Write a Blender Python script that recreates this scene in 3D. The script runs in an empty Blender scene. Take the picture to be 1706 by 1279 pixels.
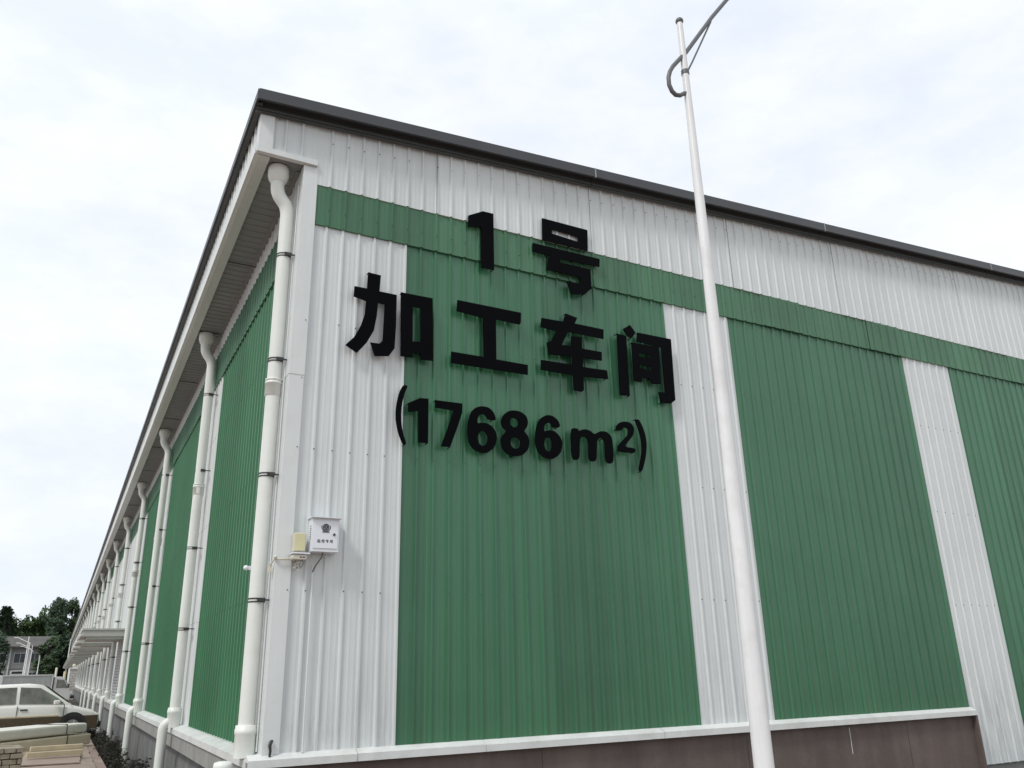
import bpy, bmesh, math, random
from mathutils import Vector, Matrix
from mathutils.geometry import tessellate_polygon
random.seed(7)
S = bpy.context.scene
COL = S.collection
PI = math.pi
R = math.radians

# ------------------------------------------------------------ camera, sky, sun
cd = bpy.data.cameras.new('camera'); cam = bpy.data.objects.new('camera', cd); COL.objects.link(cam)
r0 = (0.88394960, -0.46706011, -0.02208981)
r1 = (0.13610450, 0.30221096, -0.94347448)
r2 = (0.44733508, 0.83097737, 0.33070824)
M = Matrix(((r0[0], -r1[0], -r2[0], -1.9136), (r0[1], -r1[1], -r2[1], -8.8244), (r0[2], -r1[2], -r2[2], 1.65), (0, 0, 0, 1)))
cam.matrix_world = M
cd.sensor_width = 36; cd.lens = 36 * 1349.0 / 1706.0
cd.clip_start = 0.05; cd.clip_end = 3000
S.camera = cam
S.view_settings.view_transform = 'Standard'; S.view_settings.look = 'None'
S.view_settings.gamma = 1; S.view_settings.exposure = 0.0

W = bpy.data.worlds.new('World'); S.world = W; W.use_nodes = True
nt = W.node_tree; nt.nodes.clear()
def N(t, typ, **kw):
    n = t.nodes.new(typ)
    for k, v in kw.items():
        if k.startswith('_'): setattr(n, k[1:], v)
        else: n.inputs[k.replace('__', ' ')].default_value = v
    return n
SUN_EL, SUN_AZ = R(50), R(243)      # azimuth clockwise from +Y
sky = N(nt, 'ShaderNodeTexSky', _sky_type='NISHITA'); sky.sun_disc = False
sky.sun_elevation = SUN_EL; sky.sun_rotation = SUN_AZ; sky.dust_density = 2.0
tc = N(nt, 'ShaderNodeTexCoord')
mp = N(nt, 'ShaderNodeMapping'); mp.inputs['Scale'].default_value = (1.0, 1.0, 2.2)
n1 = N(nt, 'ShaderNodeTexNoise', Scale=2.3, Detail=6.0, Roughness=0.55, Distortion=0.4)
cr = N(nt, 'ShaderNodeValToRGB'); cr.color_ramp.elements[0].position = 0.36; cr.color_ramp.elements[1].position = 0.62
cr.color_ramp.elements[0].color = (0.90, 0.90, 0.90, 1); cr.color_ramp.elements[1].color = (1, 1, 1, 1)
n2 = N(nt, 'ShaderNodeTexNoise', Scale=5.5, Detail=5.0, Roughness=0.6)
cr2 = N(nt, 'ShaderNodeValToRGB')
cr2.color_ramp.elements[0].position = 0.35; cr2.color_ramp.elements[0].color = (8.5, 9.1, 10.1, 1)
cr2.color_ramp.elements[1].position = 0.62; cr2.color_ramp.elements[1].color = (9.7, 10.05, 10.4, 1)
mx = N(nt, 'ShaderNodeMix', _data_type='RGBA')
bg = N(nt, 'ShaderNodeBackground', Strength=0.106)
wo = N(nt, 'ShaderNodeOutputWorld')
L = nt.links.new
L(tc.outputs['Generated'], mp.inputs['Vector']); L(mp.outputs[0], n1.inputs['Vector']); L(mp.outputs[0], n2.inputs['Vector'])
L(n1.outputs['Fac'], cr.inputs[0]); L(n2.outputs['Fac'], cr2.inputs[0])
L(cr.outputs[0], mx.inputs[0]); L(sky.outputs[0], mx.inputs[6]); L(cr2.outputs[0], mx.inputs[7])
L(mx.outputs[2], bg.inputs['Color']); L(bg.outputs[0], wo.inputs['Surface'])

sd = bpy.data.lights.new('sun', 'SUN'); sd.energy = 1.9; sd.angle = R(12); sd.color = (1, 0.97, 0.92)
so = bpy.data.objects.new('sun', sd); COL.objects.link(so)
sv = Vector((math.sin(SUN_AZ) * math.cos(SUN_EL), math.cos(SUN_AZ) * math.cos(SUN_EL), math.sin(SUN_EL)))
so.rotation_euler = sv.to_track_quat('Z', 'Y').to_euler()

# ------------------------------------------------------------ helpers
def tag(o, label=None, cat=None, group=None, kind=None):
    if label: o['label'] = label
    if cat: o['category'] = cat
    if group: o['group'] = group
    if kind: o['kind'] = kind
    return o
def empty(name, label, cat, loc=(0, 0, 0), rz=0.0, group=None):
    o = bpy.data.objects.new(name, None); COL.objects.link(o)
    o.empty_display_size = 0.1; o.location = loc; o.rotation_euler = (0, 0, rz)
    return tag(o, label, cat, group)
def copy_tree(o, parent=None):
    c = o.copy(); COL.objects.link(c); c.parent = parent
    for ch in list(KIDS.get(o.name, [])):
        copy_tree(ch, c); 
    return c
KIDS = {}
class MB:
    """collects shapes, becomes ONE mesh object"""
    def __init__(s): s.v = []; s.f = []; s.m = []; s.sm = []
    def add(s, vs, fs, mi=0, smooth=False):
        b = len(s.v); s.v += [tuple(x) for x in vs]
        for f in fs: s.f.append([b + i for i in f]); s.m.append(mi); s.sm.append(smooth)
    def box(s, x0, x1, y0, y1, z0, z1, mi=0):
        s.add([(x0,y0,z0),(x1,y0,z0),(x1,y1,z0),(x0,y1,z0),(x0,y0,z1),(x1,y0,z1),(x1,y1,z1),(x0,y1,z1)],
              [(3,2,1,0),(4,5,6,7),(0,1,5,4),(1,2,6,5),(2,3,7,6),(3,0,4,7)], mi)
    def prism(s, poly, axis, a, b, mi=0):
        """poly: 2D loop; axis: 'x','y','z' extrusion from a to b"""
        def P(p, t):
            return {'x': (t, p[0], p[1]), 'y': (p[0], t, p[1]), 'z': (p[0], p[1], t)}[axis]
        n = len(poly)
        s.add([P(p, a) for p in poly] + [P(p, b) for p in poly],
              [tuple(range(n))[::-1], tuple(range(n, 2*n))] + [(i, (i+1) % n, n+(i+1) % n, n+i) for i in range(n)], mi)
    def tube(s, pts, rad, seg=16, mi=0, cap=True, smooth=True):
        pts = [Vector(p) for p in pts]; n = len(pts)
        rs = rad if isinstance(rad, (list, tuple)) else [rad] * n
        up = None; rings = []
        for i, p in enumerate(pts):
            t = (pts[min(i+1, n-1)] - pts[max(i-1, 0)]).normalized()
            if up is None:
                a = Vector((1, 0, 0)) if abs(t.x) < 0.9 else Vector((0, 1, 0))
                up = (a - t * a.dot(t)).normalized()
            else:
                up = (up - t * up.dot(t)).normalized()
            w = t.cross(up)
            rings.append([p + (up * math.cos(2*PI*k/seg) + w * math.sin(2*PI*k/seg)) * rs[i] for k in range(seg)])
        s.add([q for r_ in rings for q in r_],
              [(i*seg+k, i*seg+(k+1) % seg, (i+1)*seg+(k+1) % seg, (i+1)*seg+k) for i in range(n-1) for k in range(seg)], mi, smooth)
        if cap:
            s.add(rings[0], [tuple(range(seg))[::-1]], mi); s.add(rings[-1], [tuple(range(seg))], mi)
    def lathe(s, prof, cx, cy, seg=20, mi=0, smooth=True):
        s.tube([(cx, cy, z) for r_, z in prof], [r_ for r_, z in prof], seg, mi, True, smooth)
    def ball(s, c, r_, seg=12, mi=0):
        pr = [(max(1e-4, math.sin(PI*i/8)*r_), c[2]-math.cos(PI*i/8)*r_) for i in range(9)]
        # straight lathe keeps the rings horizontal
        n = len(pr); vs = [(c[0]+a*math.cos(2*PI*k/seg), c[1]+a*math.sin(2*PI*k/seg), z) for a, z in pr for k in range(seg)]
        s.add(vs, [(i*seg+k, i*seg+(k+1) % seg, (i+1)*seg+(k+1) % seg, (i+1)*seg+k) for i in range(n-1) for k in range(seg)], mi, True)
    def build(s, name, mats, parent=None, bevel=0.0, loc=None, fix=False):
        me = bpy.data.meshes.new(name); me.from_pydata(s.v, [], s.f); me.validate()
        if not isinstance(mats, (list, tuple)): mats = [mats]
        for m in mats: me.materials.append(m)
        if len(me.polygons) == len(s.m):
            me.polygons.foreach_set('material_index', s.m); me.polygons.foreach_set('use_smooth', s.sm)
        if fix:
            bm = bmesh.new(); bm.from_mesh(me); bmesh.ops.recalc_face_normals(bm, faces=bm.faces); bm.to_mesh(me); bm.free()
        me.update()
        o = bpy.data.objects.new(name, me); COL.objects.link(o)
        if parent is not None:
            o.parent = parent; KIDS.setdefault(parent.name, []).append(o)
        if loc: o.location = loc
        if bevel:
            b = o.modifiers.new('bevel', 'BEVEL'); b.width = bevel; b.segments = 2; b.limit_method = 'ANGLE'; b.angle_limit = R(40)
        return o

# ------------------------------------------------------------ materials
def mat(name, col, rough=0.5, metal=0.0, var=0.06, vscale=1.2, streak=0.0, dirt=None, dirt_amt=0.0, bump=0.0, bscale=30.0, spec=0.5, streak_scale=(9, 9, 0.5), tint=None, panel=0.0, grime=0.0, wave=0.0):
    m = bpy.data.materials.new(name); m.use_nodes = True; t = m.node_tree; t.nodes.clear(); lk = t.links.new
    o = N(t, 'ShaderNodeOutputMaterial'); p = N(t, 'ShaderNodeBsdfPrincipled', Roughness=rough, Metallic=metal)
    p.inputs['Specular IOR Level'].default_value = spec
    lk(p.outputs[0], o.inputs[0])
    g = N(t, 'ShaderNodeNewGeometry')
    nz = N(t, 'ShaderNodeTexNoise', Scale=vscale, Detail=5.0, Roughness=0.6); lk(g.outputs['Position'], nz.inputs['Vector'])
    a = tuple(max(0, c*(1-var)) for c in col); b = tuple(min(1, c*(1+var)) for c in col)
    if tint: b = tuple(x*(1-.5)+y*.5 for x, y in zip(b, tint))
    r_ = N(t, 'ShaderNodeValToRGB'); r_.color_ramp.elements[0].position = .3; r_.color_ramp.elements[1].position = .7
    r_.color_ramp.elements[0].color = (*a, 1); r_.color_ramp.elements[1].color = (*b, 1)
    lk(nz.outputs['Fac'], r_.inputs[0]); out = r_.outputs[0]
    if streak:
        mpn = N(t, 'ShaderNodeMapping'); mpn.inputs['Scale'].default_value = streak_scale; lk(g.outputs['Position'], mpn.inputs[0])
        ns = N(t, 'ShaderNodeTexNoise', Scale=1.0, Detail=4.0, Roughness=0.65); lk(mpn.outputs[0], ns.inputs['Vector'])
        rr = N(t, 'ShaderNodeMapRange'); rr.inputs[1].default_value = .35; rr.inputs[2].default_value = .7; rr.inputs[3].default_value = 1.0; rr.inputs[4].default_value = 1.0-streak
        lk(ns.outputs['Fac'], rr.inputs[0])
        mm = N(t, 'ShaderNodeMix', _data_type='RGBA', _blend_type='MULTIPLY'); mm.inputs[0].default_value = 1
        lk(out, mm.inputs[6]); lk(rr.outputs[0], mm.inputs[7]); out = mm.outputs[2]
    if panel:      # sheets 0.83 m wide differ slightly from one another
        sx = N(t, 'ShaderNodeSeparateXYZ'); lk(g.outputs['Position'], sx.inputs[0])
        ad = N(t, 'ShaderNodeMath', _operation='ADD'); lk(sx.outputs[0], ad.inputs[0]); lk(sx.outputs[1], ad.inputs[1])
        dv = N(t, 'ShaderNodeMath', _operation='DIVIDE'); dv.inputs[1].default_value = .828; lk(ad.outputs[0], dv.inputs[0])
        fl = N(t, 'ShaderNodeMath', _operation='FLOOR'); lk(dv.outputs[0], fl.inputs[0])
        wn = N(t, 'ShaderNodeTexWhiteNoise', _noise_dimensions='1D'); lk(fl.outputs[0], wn.inputs['W'])
        pr = N(t, 'ShaderNodeMapRange'); pr.inputs[3].default_value = 1-panel; pr.inputs[4].default_value = 1+panel; lk(wn.outputs[0], pr.inputs[0])
        pm = N(t, 'ShaderNodeMix', _data_type='RGBA', _blend_type='MULTIPLY'); pm.inputs[0].default_value = 1; lk(out, pm.inputs[6]); lk(pr.outputs[0], pm.inputs[7]); out = pm.outputs[2]
    if grime:      # splash dirt and run marks just above the sill
        sz = N(t, 'ShaderNodeSeparateXYZ'); lk(g.outputs['Position'], sz.inputs[0])
        zr = N(t, 'ShaderNodeMapRange'); zr.inputs[1].default_value = 1.9; zr.inputs[2].default_value = .88; lk(sz.outputs[2], zr.inputs[0])
        gm = N(t, 'ShaderNodeMapping'); gm.inputs['Scale'].default_value = (7, 7, .8); lk(g.outputs['Position'], gm.inputs[0])
        gn = N(t, 'ShaderNodeTexNoise', Scale=1.0, Detail=6.0, Roughness=.7); lk(gm.outputs[0], gn.inputs['Vector'])
        gr = N(t, 'ShaderNodeMapRange'); gr.inputs[1].default_value = .48; gr.inputs[2].default_value = .78; gr.inputs[4].default_value = grime; lk(gn.outputs['Fac'], gr.inputs[0])
        gx = N(t, 'ShaderNodeMath', _operation='MULTIPLY'); lk(zr.outputs[0], gx.inputs[0]); lk(gr.outputs[0], gx.inputs[1])
        gg = N(t, 'ShaderNodeMix', _data_type='RGBA'); gg.inputs[7].default_value = (.13, .125, .105, 1); lk(gx.outputs[0], gg.inputs[0]); lk(out, gg.inputs[6]); out = gg.outputs[2]
    if dirt:
        nd = N(t, 'ShaderNodeTexNoise', Scale=3.1, Detail=8.0, Roughness=0.7); lk(g.outputs['Position'], nd.inputs['Vector'])
        rd = N(t, 'ShaderNodeMapRange'); rd.inputs[1].default_value = .5; rd.inputs[2].default_value = .75; rd.inputs[4].default_value = dirt_amt
        lk(nd.outputs['Fac'], rd.inputs[0])
        md = N(t, 'ShaderNodeMix', _data_type='RGBA'); md.inputs[7].default_value = (*dirt, 1)
        lk(rd.outputs[0], md.inputs[0]); lk(out, md.inputs[6]); out = md.outputs[2]
    lk(out, p.inputs['Base Color'])
    nr = N(t, 'ShaderNodeTexNoise', Scale=2.5, Detail=3.0); lk(g.outputs['Position'], nr.inputs['Vector'])
    mr = N(t, 'ShaderNodeMapRange'); mr.inputs[3].default_value = max(0.02, rough-.08); mr.inputs[4].default_value = min(1, rough+.1)
    lk(nr.outputs['Fac'], mr.inputs[0]); lk(mr.outputs[0], p.inputs['Roughness'])
    if bump:
        nb = N(t, 'ShaderNodeTexNoise', Scale=bscale, Detail=4.0 if not wave else 1.5)
        if wave:
            wm = N(t, 'ShaderNodeMapping'); wm.inputs['Scale'].default_value = (1, 1, .45); lk(g.outputs['Position'], wm.inputs[0]); lk(wm.outputs[0], nb.inputs['Vector'])
        else: lk(g.outputs['Position'], nb.inputs['Vector'])
        bp = N(t, 'ShaderNodeBump', Strength=bump, Distance=0.02 if not wave else wave); lk(nb.outputs['Fac'], bp.inputs['Height']); lk(bp.outputs[0], p.inputs['Normal'])
    return m
WHITE = mat('white_sheet', (.625, .66, .655), .42, var=.03, vscale=.7, streak=.07, dirt=(.40, .39, .36), dirt_amt=.12, bump=.5, bscale=2.2, wave=.02, streak_scale=(14, 14, .35), panel=.04, grime=.55)
GREEN = mat('green_sheet', (.042, .160, .080), .32, var=.10, vscale=.6, streak=.20, tint=(.045, .150, .075), bump=.5, bscale=2.2, wave=.02, streak_scale=(14, 14, .3), dirt=(.07, .16, .10), dirt_amt=.2, panel=.12, grime=.25, spec=.55)
GREEN2 = mat('green_band_sheet', (.062, .166, .090), .32, var=.12, vscale=.8, streak=.20, bump=.5, bscale=2.2, wave=.02, streak_scale=(10, 10, .5), panel=.12, spec=.4)
GREENS = mat('side_green_sheet', (.038, .160, .072), .38, var=.10, vscale=.6, streak=.18, bump=.3, bscale=2.2, wave=.02, streak_scale=(10, 10, .3), panel=.06, grime=.4, spec=.35)
SIDEW = mat('side_white_sheet', (.64, .67, .66), .5, var=.04, vscale=.5, streak=.12, streak_scale=(10, 10, .4), panel=.03)
FLASH = mat('white_flashing', (.66, .69, .68), .45, var=.03, streak=.06, dirt=(.40, .39, .35), dirt_amt=.12)
LEDGE = mat('ledge_flashing', (.66, .68, .66), .45, var=.05, vscale=2.2, streak=.1, dirt=(.35, .33, .28), dirt_amt=.4, streak_scale=(3, 3, 3))
TRIM = mat('dark_trim', (.044, .047, .051), .45, var=.15, vscale=1.0)
TRIM2 = mat('dark_trim_lip', (.05, .053, .052), .4, var=.15)
PIPE = mat('white_pvc', (.72, .745, .70), .38, var=.03, vscale=2, dirt=(.50, .48, .38), dirt_amt=.25, streak=.06)
CLAMP = mat('black_clamp', (.03, .03, .03), .5)
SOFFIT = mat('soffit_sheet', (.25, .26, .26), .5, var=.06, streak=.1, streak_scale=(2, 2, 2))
PLINTH = mat('plinth_paint', (.135, .102, .088), .75, var=.14, vscale=.9, streak=.28, dirt=(.16, .145, .13), dirt_amt=.5, streak_scale=(3, 3, .4), bump=.15)
BEAM = mat('side_plinth_render', (.30, .30, .28), .85, var=.10, vscale=1.5, streak=.2, dirt=(.16, .155, .14), dirt_amt=.6, bump=.2)
BLACK = mat('black_letter_face', (.0012, .0014, .0022), .6, var=.3, vscale=2, spec=.05)
POLE = mat('white_pole_paint', (.76, .77, .77), .35, var=.05, vscale=3, streak=.10, spec=.5, dirt=(.40, .38, .34), dirt_amt=.25, streak_scale=(20, 20, .6))
POLED = mat('backlit_fitting_grey', (.11, .11, .115), .45, var=.06)  # arm, brace and finial: darkness against the bright sky put into the colour
POLEG = mat('backlit_pole_grey', (.20, .20, .215), .45, var=.06)  # unused; colour holds the upper pole's backlit greyness
SCREW = mat('screw_head', (.07, .07, .07), .5, metal=.4)
BOXW = mat('white_cabinet', (.72, .75, .78), .35, var=.02)
INK = mat('dark_ink', (.02, .022, .035), .6)
CREAM = mat('cream_plastic', (.60, .57, .34), .5, var=.05, vscale=6)
CREAMW = mat('old_white_plastic', (.60, .58, .48), .5, var=.06, vscale=8)
CONC = mat('pavement_blocks', (.20, .155, .135), .85, var=.15, vscale=1.2, bump=.25, bscale=20, dirt=(.26, .22, .18), dirt_amt=.5)
SOIL = mat('ditch_soil', (.055, .052, .044), .95, var=.4, vscale=5, bump=.6, bscale=18, dirt=(.14, .13, .12), dirt_amt=.6)
GROUND = mat('yard_ground', (.18, .165, .14), .9, var=.15, vscale=.4, bump=.2, bscale=8)

# ------------------------------------------------------------ corrugated sheets
PITCH = 0.207
def profile(x0, x1, off=0.0):
    """list of (x, height) of the rib profile between x0 and x1; a rib every PITCH starting at off"""
    pts = []; k = math.floor((x0-off)/PITCH) - 1
    while True:
        c = off + k*PITCH
        if c - .1 > x1: break
        for dx, h in ((-.026, 0), (-.013, .022), (.008, .022), (.014, 0), (.078, 0), (.086, .0018), (.098, .0018), (.106, 0), (.135, 0), (.143, .0018), (.155, .0018), (.163, 0)):
            pts.append((c+dx, h))
        k += 1
    pts = [p for p in pts if x0 < p[0] < x1]
    return [(x0, 0)] + pts + [(x1, 0)]
def sheet(mb, x0, x1, z0, z1, base, wall='gable', off=0.0, mi=0, thick=.010, stepped=False, wob=0.0):
    """z1 may be a function of x. gable: faces -y at y=-base ; side: faces -x at x=-base"""
    pr = profile(x0, x1, off); vs = []; n = len(pr)
    def P(x, h, z, d):
        return (x, -(base+h)+d, z) if wall == 'gable' else (-(base+h)+d, x, z)
    rows = [z0, None] if not wob else [z0] + [z0 + i for i in range(1, int((z1 if not callable(z1) else 8)-z0))] + [None]
    for x, h in pr:
        zt = z1(x) if callable(z1) else z1
        vs.append(P(x, h, z0, 0)); vs.append(P(x, h, zt, 0)); vs.append(P(x, h, z0, thick)); vs.append(P(x, h, zt, thick))
    fs = []
    for i in range(n-1):
        a = 4*i; b = a+4
        q = (a, b, b+1, a+1); bt = (a+2, b+2, b, a); tp = (a+1, b+1, b+3, a+3)
        if wall == 'side': q = q[::-1]; bt = bt[::-1]; tp = tp[::-1]
        fs += [q, bt, tp]
    fs += [(0, 1, 3, 2), (4*n-4, 4*n-2, 4*n-1, 4*n-3)]
    mb.add(vs, fs, mi)
def screws(mb, xs, z, base, wall='gable', mi=1, r_=.007, on_rib=True):
    for x in xs:
        z = z + random.uniform(-.006, .006)
        if random.random() < .08: continue
        h = base + (.026 if on_rib else .002)
        a, b, c = (x, -h-.003, z) if wall == 'gable' else (-h-.003, x, z)
        if wall == 'gable': vs = [(x+r_*math.cos(k*PI/3), -h+.003, z+r_*math.sin(k*PI/3)) for k in range(6)] + [(x+r_*.7*math.cos(k*PI/3), -h-.006, z+r_*.7*math.sin(k*PI/3)) for k in range(6)]
        else: vs = [(-h+.003, x-r_*math.cos(k*PI/3), z+r_*math.sin(k*PI/3)) for k in range(6)] + [(-h-.006, x-r_*.7*math.cos(k*PI/3), z+r_*.7*math.sin(k*PI/3)) for k in range(6)]
        mb.add(vs, [(6, 7, 8, 9, 10, 11)] + [(k, (k+1) % 6, 6+(k+1) % 6, 6+k) for k in range(6)], mi)

GLYPHS = {
'one_big':(0,[(0,[(2.176,7.464),(2.391,7.585),(2.554,7.589),(2.552,6.721),(2.365,6.717),(2.365,7.334),(2.17,7.291)])]),
'hao':(0,[(0,[(3.337,7.725),(4.109,7.722),(4.094,7.375),(3.329,7.371)]),(1,[(3.495,7.582),(3.934,7.566),(3.932,7.483),(3.494,7.511)]),(0,[(3.167,7.283),(4.295,7.286),(4.282,7.154),(3.609,7.132),(3.604,7.076),(4.12,7.079),(4.117,6.768),(3.997,6.654),(3.769,6.613),(3.704,6.793),(3.931,6.814),(3.941,6.915),(3.38,6.914),(3.436,7.142),(3.162,7.147)])]),
'jia':(0,[(0,[(0.803,6.301),(0.968,6.293),(0.957,6.072),(1.183,6.069),(1.183,5.658),(1.173,5.35),(1.103,5.24),(0.928,5.212),(0.866,5.376),(0.978,5.38),(1.018,5.428),(1.027,5.672),(1.03,5.913),(0.944,5.912),(0.935,5.74),(0.902,5.533),(0.819,5.363),(0.707,5.216),(0.562,5.293),(0.669,5.419),(0.741,5.577),(0.784,5.732),(0.792,5.909),(0.636,5.941),(0.64,6.078),(0.799,6.077)]),(0,[(1.236,6.118),(1.665,6.12),(1.679,5.27),(1.515,5.26),(1.512,5.335),(1.407,5.332),(1.408,5.269),(1.253,5.265)]),(1,[(1.397,5.953),(1.504,5.952),(1.509,5.49),(1.404,5.482)])]),
'gong':(0,[(0,[(2.011,6.167),(2.948,6.165),(2.941,6.022),(2.923,5.988),(2.565,5.998),(2.563,5.43),(3.029,5.425),(3.024,5.286),(1.924,5.282),(1.926,5.434),(2.382,5.435),(2.379,5.983),(2.001,6.009)])]),
'che':(0,[(0,[(3.659,6.29),(3.848,6.259),(3.8,6.165),(4.283,6.161),(4.273,6.015),(3.749,6.019),(3.681,6.018),(3.574,5.804),(3.725,5.813),(3.733,5.96),(3.906,5.974),(3.902,5.804),(4.226,5.807),(4.221,5.677),(3.906,5.665),(3.898,5.531),(4.296,5.543),(4.308,5.416),(3.895,5.394),(3.895,5.193),(3.857,5.166),(3.732,5.175),(3.728,5.39),(3.23,5.39),(3.235,5.532),(3.728,5.538),(3.729,5.659),(3.364,5.632),(3.332,5.796),(3.414,5.838),(3.493,5.996),(3.247,6.013),(3.268,6.15),(3.61,6.158)])]),
'jian':(0,[(0,[(4.758,6.315),(4.847,6.21),(4.757,6.105),(4.678,6.15),(4.626,6.235)]),(0,[(4.51,6.138),(4.673,6.134),(4.66,5.219),(4.49,5.204)]),(0,[(4.877,6.221),(5.493,6.222),(5.47,5.264),(5.384,5.201),(5.206,5.187),(5.172,5.346),(5.298,5.355),(5.297,6.056),(4.857,6.076)]),(0,[(4.761,6.044),(5.249,6.056),(5.23,5.478),(5.073,5.455),(5.04,5.53),(4.893,5.526),(4.887,5.457),(4.749,5.453)]),(1,[(4.873,5.906),(5.092,5.9),(5.093,5.849),(4.873,5.851)]),(1,[(4.872,5.726),(5.088,5.716),(5.088,5.66),(4.874,5.668)])]),
'open_paren':(1,[(0,[(1.296,4.896),(1.359,4.898),(1.313,4.788),(1.287,4.662),(1.278,4.529),(1.284,4.409),(1.306,4.292),(1.356,4.161),(1.304,4.159),(1.245,4.294),(1.213,4.438),(1.208,4.558),(1.225,4.701),(1.255,4.818)])]),
'one':(0,[(0,[(1.363,4.676),(1.511,4.76),(1.626,4.766),(1.626,4.207),(1.501,4.203),(1.497,4.594),(1.366,4.568)])]),
'seven':(0,[(0,[(1.71,4.761),(2.078,4.764),(2.074,4.644),(2.013,4.458),(1.914,4.189),(1.793,4.187),(1.874,4.403),(1.958,4.658),(1.718,4.666)])]),
'six_a':(1,[(0,[(2.539,4.598),(2.421,4.598),(2.405,4.641),(2.364,4.665),(2.317,4.65),(2.285,4.597),(2.282,4.528),(2.336,4.549),(2.42,4.549),(2.493,4.514),(2.544,4.441),(2.554,4.364),(2.525,4.264),(2.467,4.201),(2.384,4.163),(2.291,4.164),(2.21,4.203),(2.16,4.283),(2.145,4.415),(2.156,4.542),(2.192,4.663),(2.255,4.735),(2.349,4.767),(2.444,4.76),(2.507,4.713),(2.537,4.647)]),(1,[(2.293,4.403),(2.351,4.449),(2.403,4.425),(2.428,4.36),(2.406,4.281),(2.354,4.242),(2.302,4.27),(2.283,4.335)])]),
'eight':(1,[(0,[(2.789,4.768),(2.896,4.766),(2.982,4.717),(3.008,4.64),(2.991,4.566),(2.939,4.507),(3.002,4.449),(3.021,4.373),(2.996,4.266),(2.915,4.187),(2.801,4.159),(2.697,4.172),(2.622,4.24),(2.6,4.34),(2.625,4.413),(2.697,4.479),(2.628,4.523),(2.611,4.599),(2.645,4.681),(2.71,4.742)]),(1,[(2.8,4.668),(2.853,4.648),(2.866,4.597),(2.84,4.548),(2.79,4.54),(2.748,4.57),(2.738,4.621),(2.757,4.653)]),(1,[(2.808,4.417),(2.871,4.395),(2.891,4.339),(2.868,4.279),(2.811,4.257),(2.762,4.274),(2.74,4.329),(2.751,4.389)])]),
'six_b':(1,[(0,[(3.496,4.622),(3.363,4.598),(3.348,4.661),(3.303,4.666),(3.249,4.623),(3.238,4.535),(3.314,4.563),(3.403,4.56),(3.475,4.502),(3.514,4.426),(3.498,4.305),(3.432,4.219),(3.326,4.176),(3.224,4.186),(3.139,4.249),(3.103,4.355),(3.108,4.5),(3.139,4.623),(3.201,4.717),(3.293,4.769),(3.382,4.766),(3.463,4.715)]),(1,[(3.295,4.466),(3.346,4.447),(3.361,4.37),(3.339,4.295),(3.293,4.268),(3.255,4.293),(3.234,4.356),(3.249,4.437)])]),
'em':(1,[(0,[(3.649,4.632),(3.769,4.636),(3.77,4.602),(3.866,4.643),(3.959,4.631),(4.022,4.583),(4.118,4.642),(4.222,4.647),(4.299,4.593),(4.316,4.498),(4.31,4.211),(4.178,4.201),(4.186,4.485),(4.159,4.543),(4.103,4.544),(4.057,4.498),(4.053,4.429),(4.033,4.211),(3.908,4.206),(3.924,4.456),(3.89,4.527),(3.828,4.534),(3.782,4.495),(3.77,4.206),(3.643,4.2)])]),
'two':(1,[(0,[(4.382,4.679),(4.391,4.744),(4.454,4.807),(4.555,4.831),(4.645,4.816),(4.694,4.751),(4.672,4.649),(4.599,4.571),(4.499,4.463),(4.689,4.461),(4.683,4.391),(4.379,4.381),(4.394,4.465),(4.482,4.551),(4.571,4.631),(4.594,4.704),(4.556,4.742),(4.505,4.732),(4.477,4.69)])]),
'close_paren':(1,[(0,[(4.709,4.881),(4.786,4.887),(4.837,4.796),(4.879,4.672),(4.888,4.532),(4.853,4.346),(4.776,4.144),(4.71,4.145),(4.757,4.294),(4.795,4.437),(4.798,4.592),(4.764,4.745)])]),
}

# ------------------------------------------------------------ the workshop
LEN = 180.0; WID = 60.0
def roofz(x):                       # underside line of the gable trim
    return 8.27 + .064*x if x < 30 else 8.27 + .064*(60-x)
hall = empty('workshop_building', 'long industrial workshop clad in white and green ribbed metal sheets with dark roof trim', 'building', (0, 0, 0))
RIB0 = .075
def ribs_in(x0, x1, step=1):
    k = math.ceil((x0-RIB0)/PITCH); out = []
    while RIB0+k*PITCH < x1:
        if k % step == 0: out.append(RIB0+k*PITCH)
        k += 1
    return out
# gable: lower panels, alternating
edges = [0.10, 1.335, 5.475, 6.755, 10.93, 12.22, 16.4, 17.7, 21.9, 23.2, 27.4, 28.7, 32.9, 34.2, 38.4, 39.7, 43.9, 45.2, 49.4, 50.7, 54.9, 56.2, 60.0]
for i in range(len(edges)-1):
    x0, x1 = edges[i], edges[i+1]; white = i % 2 == 0
    z0 = .885 if x1 < 11 else .06
    mb = MB(); bs = .006 if white else .0
    mb_base = bs + (.0 if x1 < 11 else 0)
    sheet(mb, x0, x1, z0, 6.90, mb_base, off=RIB0)
    for z in (2.47, 4.02, 5.55): screws(mb, ribs_in(x0+.03, x1-.03), z, mb_base, r_=.008 if white else .005)
    o = mb.build('wall_panel', [WHITE if white else GREEN, SCREW], hall)
# band
for j, (x0, x1, b) in enumerate([(.10, 7.55, .034), (7.552, 8.39, .038), (8.392, 10.06, .034), (10.062, 10.94, .038), (10.942, 60.0, .034)]):
    pass
mb = MB(); seams = [.10, 7.55, 8.39, 10.06, 10.94, 14.2, 18.4, 24.0, 30.0, 42.0, 60.0]
for j in range(len(seams)-1):
    sheet(mb, seams[j], seams[j+1]-.010, 6.845, 7.405, .034 + (.012 if j % 2 else 0), off=RIB0, thick=.03)
screws(mb, ribs_in(.2, 30), 7.05, .036, r_=.007)
mb.build('band_cladding', [GREEN2, SCREW], hall)
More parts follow.
